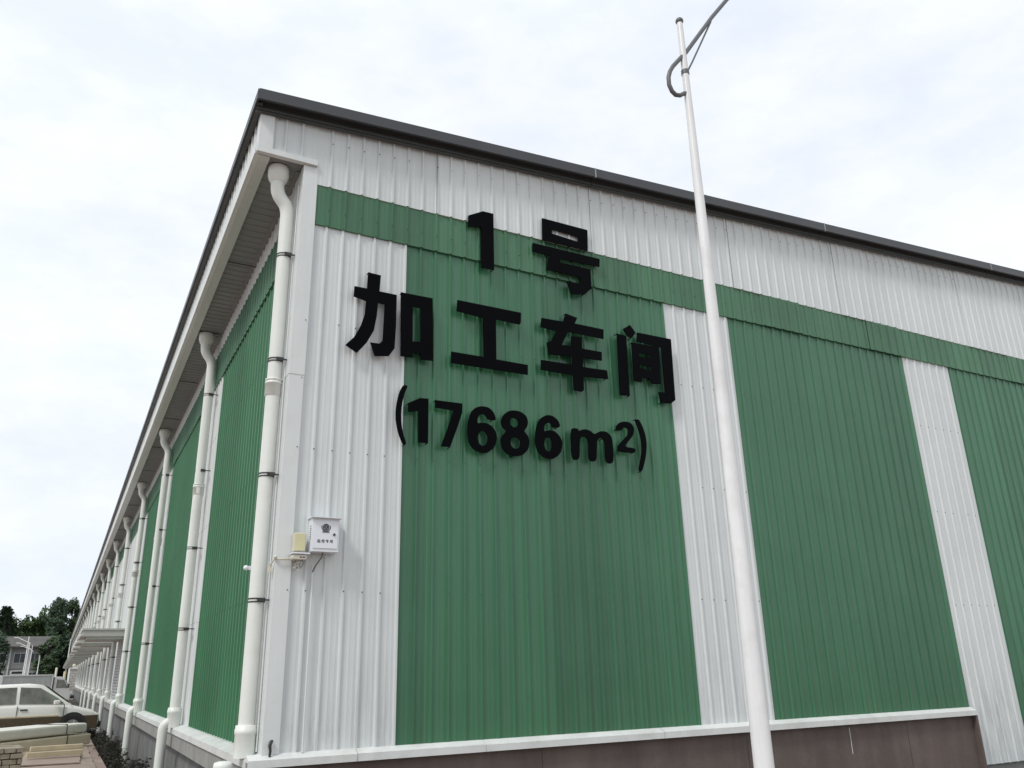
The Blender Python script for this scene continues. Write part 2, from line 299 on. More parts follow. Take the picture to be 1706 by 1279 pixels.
# upper white cladding up to the roof trim
mb = MB(); sm = [-.05, 1.73, 4.2, 6.95, 7.79, 9.45, 10.3, 13.0, 18.0, 30.0, 60.0]
for j in range(len(sm)-1):
    sheet(mb, sm[j]+(.14 if j == 0 else 0), sm[j+1]-.007, 7.396, (lambda x: roofz(x)+.03), .044 + (.010 if j % 2 else 0), off=RIB0, thick=.02)
for i, x in enumerate(ribs_in(.2, 30)): screws(mb, [x], roofz(x)-.27, .046, r_=.008)
mb.build('upper_cladding', [WHITE, SCREW], hall)
# box end above the eave
mb = MB(); sheet(mb, -.47, .088, 7.70, (lambda x: roofz(x)+.03), .052, off=-.10, thick=.02)
screws(mb, (-.40, -.10), 8.18, .03)
mb.build('eave_end_cladding', [WHITE, SCREW], hall)
mb = MB(); mb.prism([(-.63, -.085), (-.46, -.085), (-.46, -.079), (-.624, -.079), (-.624, .12), (-.63, .12)], 'z', 7.715, 8.33)
mb.build('corner_flashing', FLASH, hall)
mb = MB(); mb.box(-.645, .10, -.090, -.02, 7.635, 7.712); mb.build('drip_flashing', FLASH, hall, bevel=.004)
# gable corner flashing (an L round the corner)
mb = MB()
for za, zb in ((.90, 4.9), (4.86, 7.63)):
    d = 0 if za < 1 else .005
    mb.prism([(-.055-d, -.045-d), (.115+d, -.045-d), (.115+d, -.002), (-.03, -.002), (-.03, .42+d), (-.055-d, .42+d)], 'z', za, zb)
screws(mb, (.09,), 2.47, .045, r_=.008, on_rib=False); screws(mb, (.09,), 4.02, .045, r_=.008, on_rib=False); screws(mb, (.09,), 5.55, .05, r_=.008, on_rib=False)
screws(mb, (.09, ), 4.83, .045, r_=.007, on_rib=False)
mb.build('corner_flashing', [FLASH, SCREW], hall, bevel=.003)
# roof: slabs and dark gable trim
mb = MB()
poly = [(-.66, 8.36), (30, 10.33), (60.7, 8.36), (60.7, 8.28), (30, 10.22), (-.66, 8.28)]
mb.prism(poly, 'y', -.10, LEN)
mb.build('roof', mat('roof_sheet', (.16, .18, .19), .5), hall, fix=True)
mb = MB(); joints = [-.70, 4.2, 9.1, 14.0, 19, 24, 30.0]
for j in range(len(joints)-1):
    a, b = joints[j], joints[j+1]-.012
    for (y0, y1, dz0, dz1, mi) in ((-.275, -.24, .02, .165, 0), (-.240, -.085, .060, .085, 0), (-.135, -.085, -.06, .06, 1), (-.155, -.085, -.045, -.015, 1)):
        za, zb = 8.27+.064*a, 8.27+.064*b
        mb.add([(a, y0, za+dz0), (b, y0, zb+dz0), (b, y1, zb+dz0), (a, y1, za+dz0), (a, y0, za+dz1), (b, y0, zb+dz1), (b, y1, zb+dz1), (a, y1, za+dz1)],
               [(3,2,1,0),(4,5,6,7),(0,1,5,4),(1,2,6,5),(2,3,7,6),(3,0,4,7)], mi)
    mb.add([(a, -.275, 8.27+.064*a+.166), (b, -.275, 8.27+.064*b+.166), (b, .2, 8.27+.064*b+.19), (a, .2, 8.27+.064*a+.19)], [(0, 1, 2, 3)], 0)
mb2 = mb.build('roof_trim', [TRIM, TRIM2], hall)
SEAL = mat('joint_sealant', (.30, .31, .31), .6)
for a in joints[1:-1]:
    z = 8.27+.064*a; mb = MB()
    mb.prism([(a-.012, z+.014), (a+.008, z+.014), (a+.008, z+.172), (a-.012, z+.172)], 'y', -.279, -.25)
    mb.build('trim_joint_cover', SEAL, hall)

# other half of the trim beyond the ridge
mb = MB()
mb.add([(30, -.275, 10.21), (60.7, -.275, 8.25), (60.7, .2, 8.25), (30, .2, 10.21), (30, -.275, 10.36), (60.7, -.275, 8.4), (60.7, .2, 8.4), (30, .2, 10.36)],
       [(3,2,1,0),(4,5,6,7),(0,1,5,4),(1,2,6,5),(2,3,7,6),(3,0,4,7)])
mb.build('roof_trim', TRIM, hall)
# eave on the long side: dark gutter edge, ribbed fascia, flashing, soffit
mb = MB()
mb.prism([(-.725, 8.235), (-.70, 8.235), (-.70, 8.27), (-.655, 8.27), (-.655, 8.37), (-.72, 8.385)], 'y', -.274, LEN)
mb.build('eave_trim', TRIM, hall, fix=True)
mb = MB(); mb.prism([(-.700, 8.215), (-.64, 8.215), (-.64, 8.268), (-.700, 8.232)], 'y', -.20, LEN)
mb.build('eave_trim', TRIM2, hall, fix=True)
mb = MB(); sheet(mb, .12, LEN, 7.66, 8.26, .612, wall='side', off=.3, thick=.006)
mb.build('fascia_cladding', SIDEW, hall)
mb = MB(); mb.prism([(-.655, 7.64), (-.60, 7.625), (-.47, 7.625), (-.47, 7.632), (-.60, 7.632), (-.648, 7.646), (-.648, 7.80), (-.655, 7.80)], 'y', -.018, LEN)
mb.build('drip_flashing', FLASH, hall, fix=True)
# soffit with cross ribs (run along x, so one step every pitch along y)
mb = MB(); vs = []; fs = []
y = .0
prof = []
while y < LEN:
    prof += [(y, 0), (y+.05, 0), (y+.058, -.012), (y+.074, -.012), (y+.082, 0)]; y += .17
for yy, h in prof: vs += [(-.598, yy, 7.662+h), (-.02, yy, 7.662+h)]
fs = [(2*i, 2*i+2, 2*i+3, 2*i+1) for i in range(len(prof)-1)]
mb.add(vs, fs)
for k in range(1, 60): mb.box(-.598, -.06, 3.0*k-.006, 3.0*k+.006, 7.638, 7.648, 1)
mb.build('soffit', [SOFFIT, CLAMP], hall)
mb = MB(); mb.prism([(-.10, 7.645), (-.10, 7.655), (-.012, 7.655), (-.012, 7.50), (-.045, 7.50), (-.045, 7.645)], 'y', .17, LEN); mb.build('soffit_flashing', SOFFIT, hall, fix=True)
# side wall panels
sp = [(.40, 5.62, 'g'), (5.62, 7.05, 'w'), (7.05, 12.95, 'g'), (12.95, 14.4, 'w'), (14.4, 19.75, 'g'), (19.75, LEN, 'w')]
for a, b, c in sp:
    mb = MB(); bs = .006 if c == 'w' else 0
    sheet(mb, a, b, .885, 6.80, bs, wall='side', off=RIB0)
    if b < 25:
        for z in (2.47, 4.02, 5.55): screws(mb, [y for y in ribs_in(a+.03, b-.03)], z, bs, wall='side', r_=.005)
    mb.build('wall_panel', [SIDEW if c == 'w' else GREENS, SCREW], hall)
mb = MB(); ys = [.42]
while ys[-1] < LEN-4: ys.append(ys[-1] + random.choice((2.5, 3.32, 4.14)))
ys.append(LEN)
for j in range(len(ys)-1): sheet(mb, ys[j], ys[j+1]-.004, 6.70, 7.33, .034+(.006 if j % 2 else 0), wall='side', off=RIB0, thick=.03)
mb.build('band_cladding', GREEN2, hall)
mb = MB()
sheet(mb, .42, LEN, 7.32, 7.60, .046, wall='side', off=RIB0, thick=.02)
mb.build('upper_cladding', SIDEW, hall)
# the mass of the hall behind the sheets (back and far walls)
mb = MB(); mb.box(.06, WID, .06, LEN-.1, -.3, 7.4)
mb.box(.06, WID, .06, .3, 7.4, 8.2); mb.box(.06, .3, .3, LEN-.1, 7.4, 8.2)
mb.build('inner_wall', BEAM, hall)
# sill flashing along the gable
mb = MB(); lj = [-.19, .90, 2.35, 4.8, 7.75, 10.93]
for j in range(len(lj)-1):
    a, b = lj[j], lj[j+1]-.006; d = .003*(j % 2)
    mb.prism([(-.0, .905), (-.03, .905), (-.115-d, .860+d), (-.115-d, .790), (-.10, .790), (-.10, .84), (0, .84)], 'x', a, b)
mb.build('sill_flashing', LEDGE, hall, fix=True)
mb = MB(); mb.prism([(.0, .905), (-.055, .905), (-.19, .860), (-.19, .785), (-.175, .785), (-.175, .845), (0, .845)], 'y', .002, 20.1)
mb.prism([(.0, .90), (-.055, .90), (-.19, .855), (-.19, .785), (-.175, .785), (-.175, .845), (0, .845)], 'y', 20.3, LEN)
mb.build('sill_flashing', LEDGE, hall, fix=True)
# plinth
mb = MB(); mb.box(-.04, 10.90, -.022, .05, -.3, .842)
mb.box(10.90, 10.945, -.10, .05, -.3, .82, 0)
for x, w in ((8.13, .010),): mb.box(x, x+w, -.0245, -.02, .40, .74, 1)
for x in (3.1, 6.2, 9.35): mb.box(x, x+.006, -.0245, -.02, -.3, .8, 2)
mb.build('plinth', [PLINTH, LEDGE, CLAMP], hall)
mb = MB(); mb.box(-.165, -.03, -.03, LEN, .58, .846); mb.build('plinth_beam', BEAM, hall)
mb = MB(); mb.box(-.06, -.028, -.03, LEN, -.35, .582); mb.build('plinth', mat('side_plinth_low', (.17, .172, .165), .85, var=.2, vscale=2, streak=.3, bump=.3), hall)
# downpipes
def downpipe(y, first=False):
    mb = MB(); far = y > 60; sg = 18 if not far else 8
    def arc(p0, p1, p2, n=5):
        return [tuple((1-t)**2*a+2*t*(1-t)*b+t*t*c for a, b, c in zip(p0, p1, p2)) for t in [i/n for i in range(n+1)]]
    px = -.17; rr = .083
    pts = [(-.315, y, 7.60), (-.315, y, 7.43)] + arc((-.315, y, 7.40), (-.315, y, 7.28), (-.25, y, 7.21)) + arc((-.235, y, 7.19), (px, y, 7.12), (px, y, 7.0)) + [(px+random.uniform(-.006, .006), y+random.uniform(-.02, .02)*(0 if first else 1), 5.0), (px, y, 3.0), (px, y, 1.0)]
    js = random.uniform(-.12, .12)*(0 if first else 1)
    mb.tube(pts, rr, sg)
    o = mb.build('downpipe', PIPE, hall)
    mb = MB(); mb.lathe([(.128, 7.64), (.128, 7.52), (.122, 7.51), (.108, 7.46), (.088, 7.43)], -.315, y, sg)
    if not far: mb.build('pipe_funnel', PIPE, o)
    if far: return
    mb = MB()
    for z in (4.81+js, ):
        mb.lathe([(.084, z-.17), (.092, z-.165), (.092, z-.03), (.097, z-.028), (.097, z-.010), (.092, z-.008), (.092, z+.01), (.097, z+.012), (.097, z+.030), (.085, z+.034)], px, y, sg)
    mb.build('pipe_socket', PIPE, o)
    mb = MB(); mb.lathe([(.106, .87), (.106, 1.08), (.112, 1.09), (.112, 1.13), (.106, 1.135), (.106, 1.165), (.084, 1.17)], px, y, sg)
    mb.build('pipe_boot', PIPE, o)
    zb = -.28
    mb = MB(); pts = arc((px+.0, y, .955), (px-.15, y, .965), (px-.15, y, .82), 8) + [(px-.15, y, .4), (px-.15, y, zb)]
    if first: pts = [(px-.20, y-.04, .80), (px-.20, y-.04, .4), (px-.20, y-.04, zb)]; mb.lathe([(.082, .66), (.092, .665), (.092, .81), (.086, .84), (.05, .852), (.01, .855)], px-.20, y-.04, sg)
    mb.tube(pts, .074, sg)
    mb.build('drain_pipe', PIPE, o)
    for z in [q+js*.3+random.uniform(-.02, .02) for q in (6.45, 5.06, 3.70, 2.37)]:
        mb = MB()
        for dz in (-.016, .016): mb.lathe([(.0845, z+dz-.007), (.0875, z+dz-.007), (.0875, z+dz+.007), (.0845, z+dz+.007)], px, y, sg, smooth=False)
        mb.box(px+.06, -.01, y-.103, y-.093, z-.008, z+.008); mb.box(px-.01, px+.07, y-.110, y-.084, z-.02, z+.02)
        mb.build('pipe_clamp', CLAMP, o)
PY = [.20, 6.10, 13.1, 19.9, 26.7, 33.5]
while PY[-1] < LEN-8: PY.append(PY[-1]+6.8)
for i, y in enumerate(PY): downpipe(y, i == 0)
# loading doors and their canopies
CAN = mat('canopy_sheet', (.40, .41, .37), .5, var=.05, streak=.1, streak_scale=(2, 2, 2)); DOOR = mat('shutter_door', (.38, .39, .38), .5, var=.06, streak=.15)
for i, y in enumerate([y for y in PY[4:] if True]):
    a = y - 3.0 if i == 0 else y - 3.2
    if i % 1 == 0 and i < 16:
        mb = MB(); b = a+2.9
        mb.box(-1.36, -.02, a, b, 3.19, 3.255); mb.box(-1.33, -.02, a+.03, b-.03, 3.03, 3.18); mb.box(-1.40, -.02, a-.02, b+.02, 2.99, 3.04)
        mb.box(-1.20, -.02, a+.06, b-.06, 2.90, 2.99)
        mb.build('door_canopy', CAN, hall)
        mb = MB()
        for k in range(20): mb.prism([(-.035, .93+k*.1), (-.055, .955+k*.1), (-.055, .995+k*.1), (-.035, 1.02+k*.1)], 'y', a+.2, b-.2)
        mb.build('shutter_door', DOOR, hall)

# ------------------------------------------------------------ raised characters
LAB = {
 'one_big': ('raised_digit', 'large black raised digit 1 straddling the green band, left of the top row', 'digit'),
 'hao': ('raised_character', 'large black raised character 号 right of the big 1 on the green band', 'letter'),
 'jia': ('raised_character', 'large black raised character 加 partly on the white sheets, first of the middle row', 'letter'),
 'gong': ('raised_character', 'large black raised character 工 shaped like a capital I, second of the middle row', 'letter'),
 'che': ('raised_character', 'large black raised character 车 on green sheets between 工 and 间', 'letter'),
 'jian': ('raised_character', 'large black raised character 间 like an open door frame, last of the middle row', 'letter'),
 'open_paren': ('raised_bracket', 'thin black opening bracket at the left end of the number row', 'bracket'),
 'one': ('raised_digit', 'smaller black raised digit 1 just after the opening bracket in the number row', 'digit'),
 'seven': ('raised_digit', 'black raised digit 7 with a slanted leg, right of the smaller 1', 'digit'),
 'six_a': ('raised_digit', 'black raised digit 6 between the 7 and the 8', 'digit'),
 'eight': ('raised_digit', 'black raised digit 8 of two stacked loops, between the two sixes', 'digit'),
 'six_b': ('raised_digit', 'black raised digit 6 between the 8 and the letter m', 'digit'),
 'em': ('raised_letter', 'black raised lowercase letter m in the number row', 'letter'),
 'two': ('raised_digit', 'small black raised superscript 2 after the letter m', 'digit'),
 'close_paren': ('raised_bracket', 'thin black closing bracket at the right end of the number row', 'bracket')}
def chaikin(p):
    out = []
    for i in range(len(p)):
        a, b = p[i], p[(i+1) % len(p)]
        out += [(a[0]*.8+b[0]*.2, a[1]*.8+b[1]*.2), (a[0]*.2+b[0]*.8, a[1]*.2+b[1]*.8)]
    return out
def inside(pt, poly):
    c = False
    for i in range(len(poly)):
        (x1, y1), (x2, y2) = poly[i], poly[i-1]
        if (y1 > pt[1]) != (y2 > pt[1]) and pt[0] < (x2-x1)*(pt[1]-y1)/(y2-y1)+x1: c = not c
    return c
for key, (sm_, loops) in GLYPHS.items():
    loops = [(h, chaikin(chaikin(p)) if sm_ else p) for h, p in loops]
    outs = [p for h, p in loops if not h]; holes = [p for h, p in loops if h]
    allp = [q for p in outs for q in p]
    cx = (min(q[0] for q in allp)+max(q[0] for q in allp))/2; cz = min(q[1] for q in allp)
    mb = MB()
    for out in outs:
        hs = [h for h in holes if inside(h[0], out)]
        rings = [out]+hs
        flat = [q for r_ in rings for q in r_]
        tris = tessellate_polygon([[Vector((q[0], q[1], 0)) for q in r_] for r_ in rings])
        nn = len(flat)
        vs = [(q[0]-cx, -.100, q[1]-cz) for q in flat]+[(q[0]-cx, -.086, q[1]-cz) for q in flat]
        fs = [tuple(t) for t in tris]+[tuple(i+nn for i in t) for t in tris]
        st = 0
        for r_ in rings:
            m_ = len(r_)
            fs += [(st+i, st+(i+1) % m_, nn+st+(i+1) % m_, nn+st+i) for i in range(m_)]; st += m_
        mb.add(vs, fs)
        # stand-off pins into the sheets
        for q in (out[0], out[len(out)//2]):
            ax = sum(p[0] for p in out)/len(out)
            qx, qz = q[0]*.93+ax*.07, q[1]
            mb.tube([(qx-cx, -.088, qz-cz), (qx-cx, -.02, qz-cz)], .006, 6)
    nm, lb, ct = LAB[key]
    o = mb.build(nm, BLACK, None, fix=True); o.location = (cx, 0, cz)
    tag(o, lb, ct, 'black raised characters on the gable wall')

# ------------------------------------------------------------ street lamp in front
def street_lamp():
    t = empty('street_lamp', 'tall white tapered lamp post with looped arm standing in front of the workshop', 'street lamp', (2.218, -4.475, 0))
    mb = MB(); mb.lathe([(.079, 0.02), (.066, 1.0), (.048, 3.9), (.033, 6.0), (.026, 7.06)], 0, 0, 24); mb.build('pole', POLE, t)
    mb = MB(); mb.lathe([(.17, 0), (.17, .02), (.085, .03), (.085, .16), (.08, .17)], 0, 0, 20)
    for k in range(4):
        mb.tube([(.13*math.cos(k*PI/2+.78), .13*math.sin(k*PI/2+.78), 0), (.13*math.cos(k*PI/2+.78), .13*math.sin(k*PI/2+.78), .06)], .012, 6)
    mb.build('base_plate', POLE, t)
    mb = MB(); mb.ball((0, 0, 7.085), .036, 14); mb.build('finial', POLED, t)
    P = [(2.218, 6.305), (2.174, 6.285), (2.13, 6.25), (2.082, 6.238), (2.045, 6.262), (2.020, 6.32), (2.022, 6.40), (2.045, 6.47), (2.085, 6.54), (2.167, 6.645), (2.252, 6.752), (2.405, 6.98), (2.62, 7.30), (2.847, 7.61), (3.12, 7.94), (3.45, 8.24), (3.8, 8.45)]
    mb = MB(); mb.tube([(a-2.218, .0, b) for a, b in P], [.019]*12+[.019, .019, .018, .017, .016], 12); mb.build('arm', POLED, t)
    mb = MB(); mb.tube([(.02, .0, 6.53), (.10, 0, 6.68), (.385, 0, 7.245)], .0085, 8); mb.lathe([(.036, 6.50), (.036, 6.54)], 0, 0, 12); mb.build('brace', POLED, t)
    mb = MB(); mb.prism([(1.50, 8.42), (1.62, 8.50), (2.15, 8.62), (2.25, 8.57), (2.2, 8.52), (1.58, 8.38)], 'y', -.11, .11); mb.build('lamp_head', BOXW, t, bevel=.02, fix=True)
street_lamp()

# ------------------------------------------------------------ monitoring cabinet
cab = empty('control_box', 'white metal monitoring cabinet with dark badge and small characters on the corner sheets', 'electrical box', (.425, -.03, 2.86))
mb = MB(); mb.box(-.15, .15, -.15, .0, 0, .36); mb.build('cabinet_body', BOXW, cab, bevel=.004)
mb = MB(); mb.box(-.132, .132, -.158, -.151, .035, .335); mb.build('cabinet_door', BOXW, cab, bevel=.002)
mb = MB(); mb.prism([(-.195, .356), (-.195, .364), (.0, .385), (.0, .361)], 'x', -.165, .165); mb.build('rain_hood', BOXW, cab)
mb = MB()
for k in range(7): mb.box(-.1525, -.149, -.125, -.085+.006*(k % 2), .135+k*.022, .142+k*.022)
mb.build('vent_slot', INK, cab)
mb = MB(); mb.tube([(.092, -.158, .185), (.092, -.168, .185)], .014, 12); mb.box(.088, .096, -.172, -.167, .178, .192); mb.build('lock', SCREW, cab)
# badge: dark disc with pale ring and mark, wreath of leaves and scroll under it
mb = MB(); bx, bz = .0, .262; Y = -.1592
def disc(mb, x, z, r_, y, mi, n=20):
    mb.tube([(x, y+.0008, z), (x, y, z)], r_, n, mi)
mb.add([(bx+.036*math.cos(2*PI*k/24), Y-.0004, bz+.036*math.sin(2*PI*k/24)) for k in range(24)], [tuple(range(24))], 0)
def ring(mb, x, z, ra, rb, y, mi, n=24):
    mb.add([(x+q*math.cos(2*PI*k/n), y, z+q*math.sin(2*PI*k/n)) for q in (ra, rb) for k in range(n)], [(k, (k+1) % n, n+(k+1) % n, n+k) for k in range(n)], mi)
ring(mb, bx, bz, 0.0225, .0242, Y-.0010, 1)
for (a, b, c, d) in ((-.009, .009, .002, .0045), (-.0015, .0015, -.012, .002)):
    mb.box(bx+a, bx+b, Y-.0014, Y-.0009, bz+c, bz+d, 1)
for sgn in (-1, 1):
    for k in range(7):
        a = R(200+k*18) if sgn < 0 else R(340-k*18)
        x, z = bx+.046*math.cos(a), bz+.044*math.sin(a)
        mb.add([(x-.007, Y-.0006, z-.004), (x+.002, Y-.0006, z-.007), (x+.008, Y-.0006, z+.003), (x-.001, Y-.0006, z+.007)], [(0, 1, 2, 3)], 0)
    for k in range(3):
        a = R(180+k*12-14) if sgn < 0 else R(-k*12+14)
        x, z = bx+.047*math.cos(a), bz+.043*math.sin(a)
        mb.add([(x-.005, Y-.0006, z-.006), (x+.004, Y-.0006, z-.005), (x+.005, Y-.0006, z+.006), (x-.003, Y-.0006, z+.006)], [(0, 1, 2, 3)], 0)
mb.box(bx-.038, bx+.038, Y-.0012, Y-.0007, bz-.060, bz-.046, 0)
for k in range(6): mb.box(bx-.028+k*.01, bx-.0255+k*.01, Y-.0016, Y-.0011, bz-.057, bz-.049, 1)
mb.build('badge', [INK, BOXW], cab, fix=True)
# characters 监 控 专 用 in strokes on a 10 x 10 grid (x0,z0,x1,z1,width)
ST = {
 '监': [(1.5,9,1.5,5.5),(3.5,9.6,3.5,5),(5.8,9.6,5,6.5),(5.6,8,9.2,8),(7,7,8,5.6),(1,4,9,4),(1,4,1,.6),(3.7,4,3.7,.6),(6.3,4,6.3,.6),(9,4,9,.6),(0,.5,10,.5)],
 '控': [(2,9.8,2,1),(2,1,1,.4),(.4,7.4,3.8,7.4),(.4,3.6,3.8,5),(7,9.8,7,8.6),(4.4,8.3,9.8,8.3),(4.4,8.3,4.4,6.8),(9.8,8.3,9.8,6.8),(6.2,7.4,5,5.4),(7.9,7.4,9.2,5.4),(5,4.4,9.3,4.4),(7.1,4.4,7.1,.6),(4.4,.5,9.9,.5)],
 '专': [(1.5,8.4,8.6,8.4),(.3,6.2,9.8,6.2),(4.8,9.8,3.2,4.2),(3.2,4.2,8,4.2),(8,4.2,5.4,1.8),(3.4,2.6,6.8,.3)],
 '用': [(1.6,9,1.6,3.4),(1.6,3.4,.4,.4),(1.6,9,9,9),(9,9,9,.9),(9,.9,7.4,.5),(1.6,6.3,9,6.3),(1.6,3.7,9,3.7),(5.3,9,5.3,.5)]}
mb = MB()
for i, ch in enumerate('监控专用'):
    ox = -.088+i*.045; oz = .095; g = .0034
    for (a, b, c, d) in ST[ch]:
        x0, z0, x1, z1 = ox+a*g, oz+b*g, ox+c*g, oz+d*g
        dx, dz = x1-x0, z1-z0; l = math.hypot(dx, dz); nx, nz = -dz/l*.0021, dx/l*.0021; ex, ez = dx/l*.0018, dz/l*.0018
        mb.add([(x0-ex+nx, Y, z0-ez+nz), (x0-ex-nx, Y, z0-ez-nz), (x1+ex-nx, Y, z1+ez-nz), (x1+ex+nx, Y, z1+ez+nz)], [(0, 1, 2, 3)])
mb.build('lettering', INK, cab)
mb = MB(); mb.tube([(.0, -.07, .0), (-.01, -.08, -.05), (-.06, -.05, -.13), (-.085, -.022, -.2)], .007, 8); mb.build('cable', PLINTH, cab)
# conduit down to the sill
mb = MB(); mb.tube([(0, 0, 0), (0, 0, .95), (0, 0, 1.84)], .011, 10)
o = mb.build('cable_conduit', FLASH, None); o.location = (.345, -.045, .90); tag(o, 'thin white conduit running down the sheets from the cabinet to the sill', 'conduit')
mb = MB(); mb.tube([(0, 0, 0), (0, 0, 2.4), (.0, 0, 6.5)], .010, 8)
o = mb.build('cable_conduit', FLASH, None); o.location = (-.068, .13, .92); tag(o, 'tall thin white conduit rising beside the nearest downpipe to the eave', 'conduit')
# cream housing
h = empty('junction_box', 'pale yellow plastic junction box between the corner flashing and the white cabinet', 'junction box', (.165, -.055, 2.86))
mb = MB(); mb.box(-.062, .062, -.09, .0, 0, .195); mb.build('box_body', CREAMW, h, bevel=.006)
mb = MB(); mb.box(-.055, .055, -.098, -.091, .008, .187); mb.build('box_lid', CREAM, h, bevel=.003)
# camera below it
h = empty('security_camera', 'old cream plastic security camera with dangling wires below the yellow box', 'camera', (.165, -.055, 2.77))
mb = MB(); mb.prism([(-.075, .0), (.07, .0), (.075, .03), (.06, .052), (-.07, .052), (-.082, .03)], 'y', -.13, -.01); mb.build('camera_body', CREAMW, h, bevel=.008, fix=True)
mb = MB(); mb.box(-.085, .105, -.145, .0, .056, .072); mb.build('sun_shield', BOXW, h, bevel=.005)
mb = MB(); mb.box(.0, .02, -.134, -.129, .02, .03); mb.box(.03, .055, -.134, -.129, .02, .03); mb.build('lens', INK, h)
mb = MB()
for k in range(7):
    x = -.05+random.random()*.09; q = [(x, -.06, .0)]
    for j in range(1, 5): q.append((x+random.uniform(-.03, .03), -.06+random.uniform(-.02, .02), -.025*j*random.uniform(.6, 1.1)))
    mb.tube(q, .004, 6, k % 2)
mb.build('cable', [CREAMW, INK], h)
# conduit round the corner with bracket
mb = MB(); mb.tube([(.0, .0, .0), (-.13, .0, -.012), (-.155, .02, -.005), (-.17, .05, -.03), (-.19, .09, -.07)], .009, 8)
mb.ball((-.155, .0, .01), .018, 8); mb.box(-.20, -.165, .08, .11, -.14, -.07)
o = mb.build('cable_conduit', CREAMW, None); o.location = (.09, -.075, 2.79); tag(o, 'short white cable conduit crossing the corner flashing to the camera', 'conduit')
mb = MB(); mb.ball((0, 0, 0), .028, 10); mb.box(-.01, .07, -.015, .015, -.02, .02)
o = mb.build('wall_sensor', BOXW, None); o.location = (-.29, .28, 2.72); tag(o, 'tiny white fitting peeking out left of the nearest downpipe', 'fitting')
# black cable end on the sill
mb = MB(); mb.tube([(0, 0, .0), (.004, 0, .05), (-.006, -.005, .10), (.006, 0, .135), (.02, .01, .14)], [.012, .013, .017, .018, .012], 8)
o = mb.build('cable_stub', CLAMP, None); o.location = (.02, -.075, .885); tag(o, 'short black cable stub standing on the sill at the corner', 'cable')

# ------------------------------------------------------------ ground
def slab(name, x0, x1, y0, y1, z, m, mat_extra=None, thick=.0):
    mb = MB(); mb.add([(x0, y0, z), (x1, y0, z), (x1, y1, z), (x0, y1, z)], [(0, 1, 2, 3)])
    if thick: mb.add([(x1, y0, z), (x1, y0, z-thick), (x1, y1, z-thick), (x1, y1, z)], [(0, 1, 2, 3)])
    o = mb.build(name, m); o['kind'] = 'structure'; return o
slab('ground', -1500, 1500, -1500, 2500, -.36, GROUND)
# paving blocks with joints
pv = bpy.data.materials.new('pavement'); pv.use_nodes = True; t = pv.node_tree; p = t.nodes['Principled BSDF']; p.inputs['Roughness'].default_value = .85
g = N(t, 'ShaderNodeNewGeometry'); bk = N(t, 'ShaderNodeTexBrick', Scale=1.0)
bk.inputs['Color1'].default_value = (.34, .25, .21, 1); bk.inputs['Color2'].default_value = (.29, .215, .18, 1); bk.inputs['Mortar'].default_value = (.19, .15, .13, 1)
bk.inputs['Brick Width'].default_value = .4; bk.inputs['Row Height'].default_value = .2; bk.inputs['Mortar Size'].default_value = .008
nn = N(t, 'ShaderNodeTexNoise', Scale=.8, Detail=6.0); mm = N(t, 'ShaderNodeMix', _data_type='RGBA', _blend_type='MULTIPLY'); mm.inputs[0].default_value = .7
rr = N(t, 'ShaderNodeMapRange'); rr.inputs[1].default_value = .3; rr.inputs[2].default_value = .7; rr.inputs[3].default_value = .6; rr.inputs[4].default_value = 1.15
t.links.new(g.outputs['Position'], bk.inputs['Vector']); t.links.new(g.outputs['Position'], nn.inputs['Vector']); t.links.new(nn.outputs['Fac'], rr.inputs[0])
t.links.new(bk.outputs['Color'], mm.inputs[6]); t.links.new(rr.outputs[0], mm.inputs[7]); t.links.new(mm.outputs[2], p.inputs['Base Color'])
slab('pavement', -40, -.83, -30, 160, 0, pv, thick=.37)
slab('pavement', -.83, 40, -30, -1.2, 0.0, pv)
slab('soil_strip', -.83, 30, -1.2, 0, -.30, SOIL); slab('soil_strip', -.83, 0, 0, LEN, -.30, SOIL)
mb = MB()
for k in range(420):
    x = random.uniform(-.80, -.10); y = random.uniform(-1, 40); s = random.uniform(.03, .10)
    vs = [(x+random.uniform(-s, s), y+random.uniform(-s, s), -.30+random.uniform(0, s*1.2)) for _ in range(6)]
    mb.add([(x-s, y-s, -.31), (x+s, y-s*.7, -.31), (x+s*.8, y+s, -.31), (x-s, y+s*.9, -.31), (x-s*.5, y-s*.6, -.3+s*.8), (x+s*.6, y-s*.3, -.3+s*.9), (x+s*.4, y+s*.5, -.3+s*.7), (x-s*.6, y+s*.4, -.3+s)],
           [(4, 5, 6, 7), (0, 1, 5, 4), (1, 2, 6, 5), (2, 3, 7, 6), (3, 0, 4, 7)])
o = mb.build('rubble', mat('rubble_stone', (.16, .155, .145), .9, var=.4, vscale=6)); tag(o, 'grey rubble and broken stones along the foot of the side wall', 'rubble', kind='stuff')
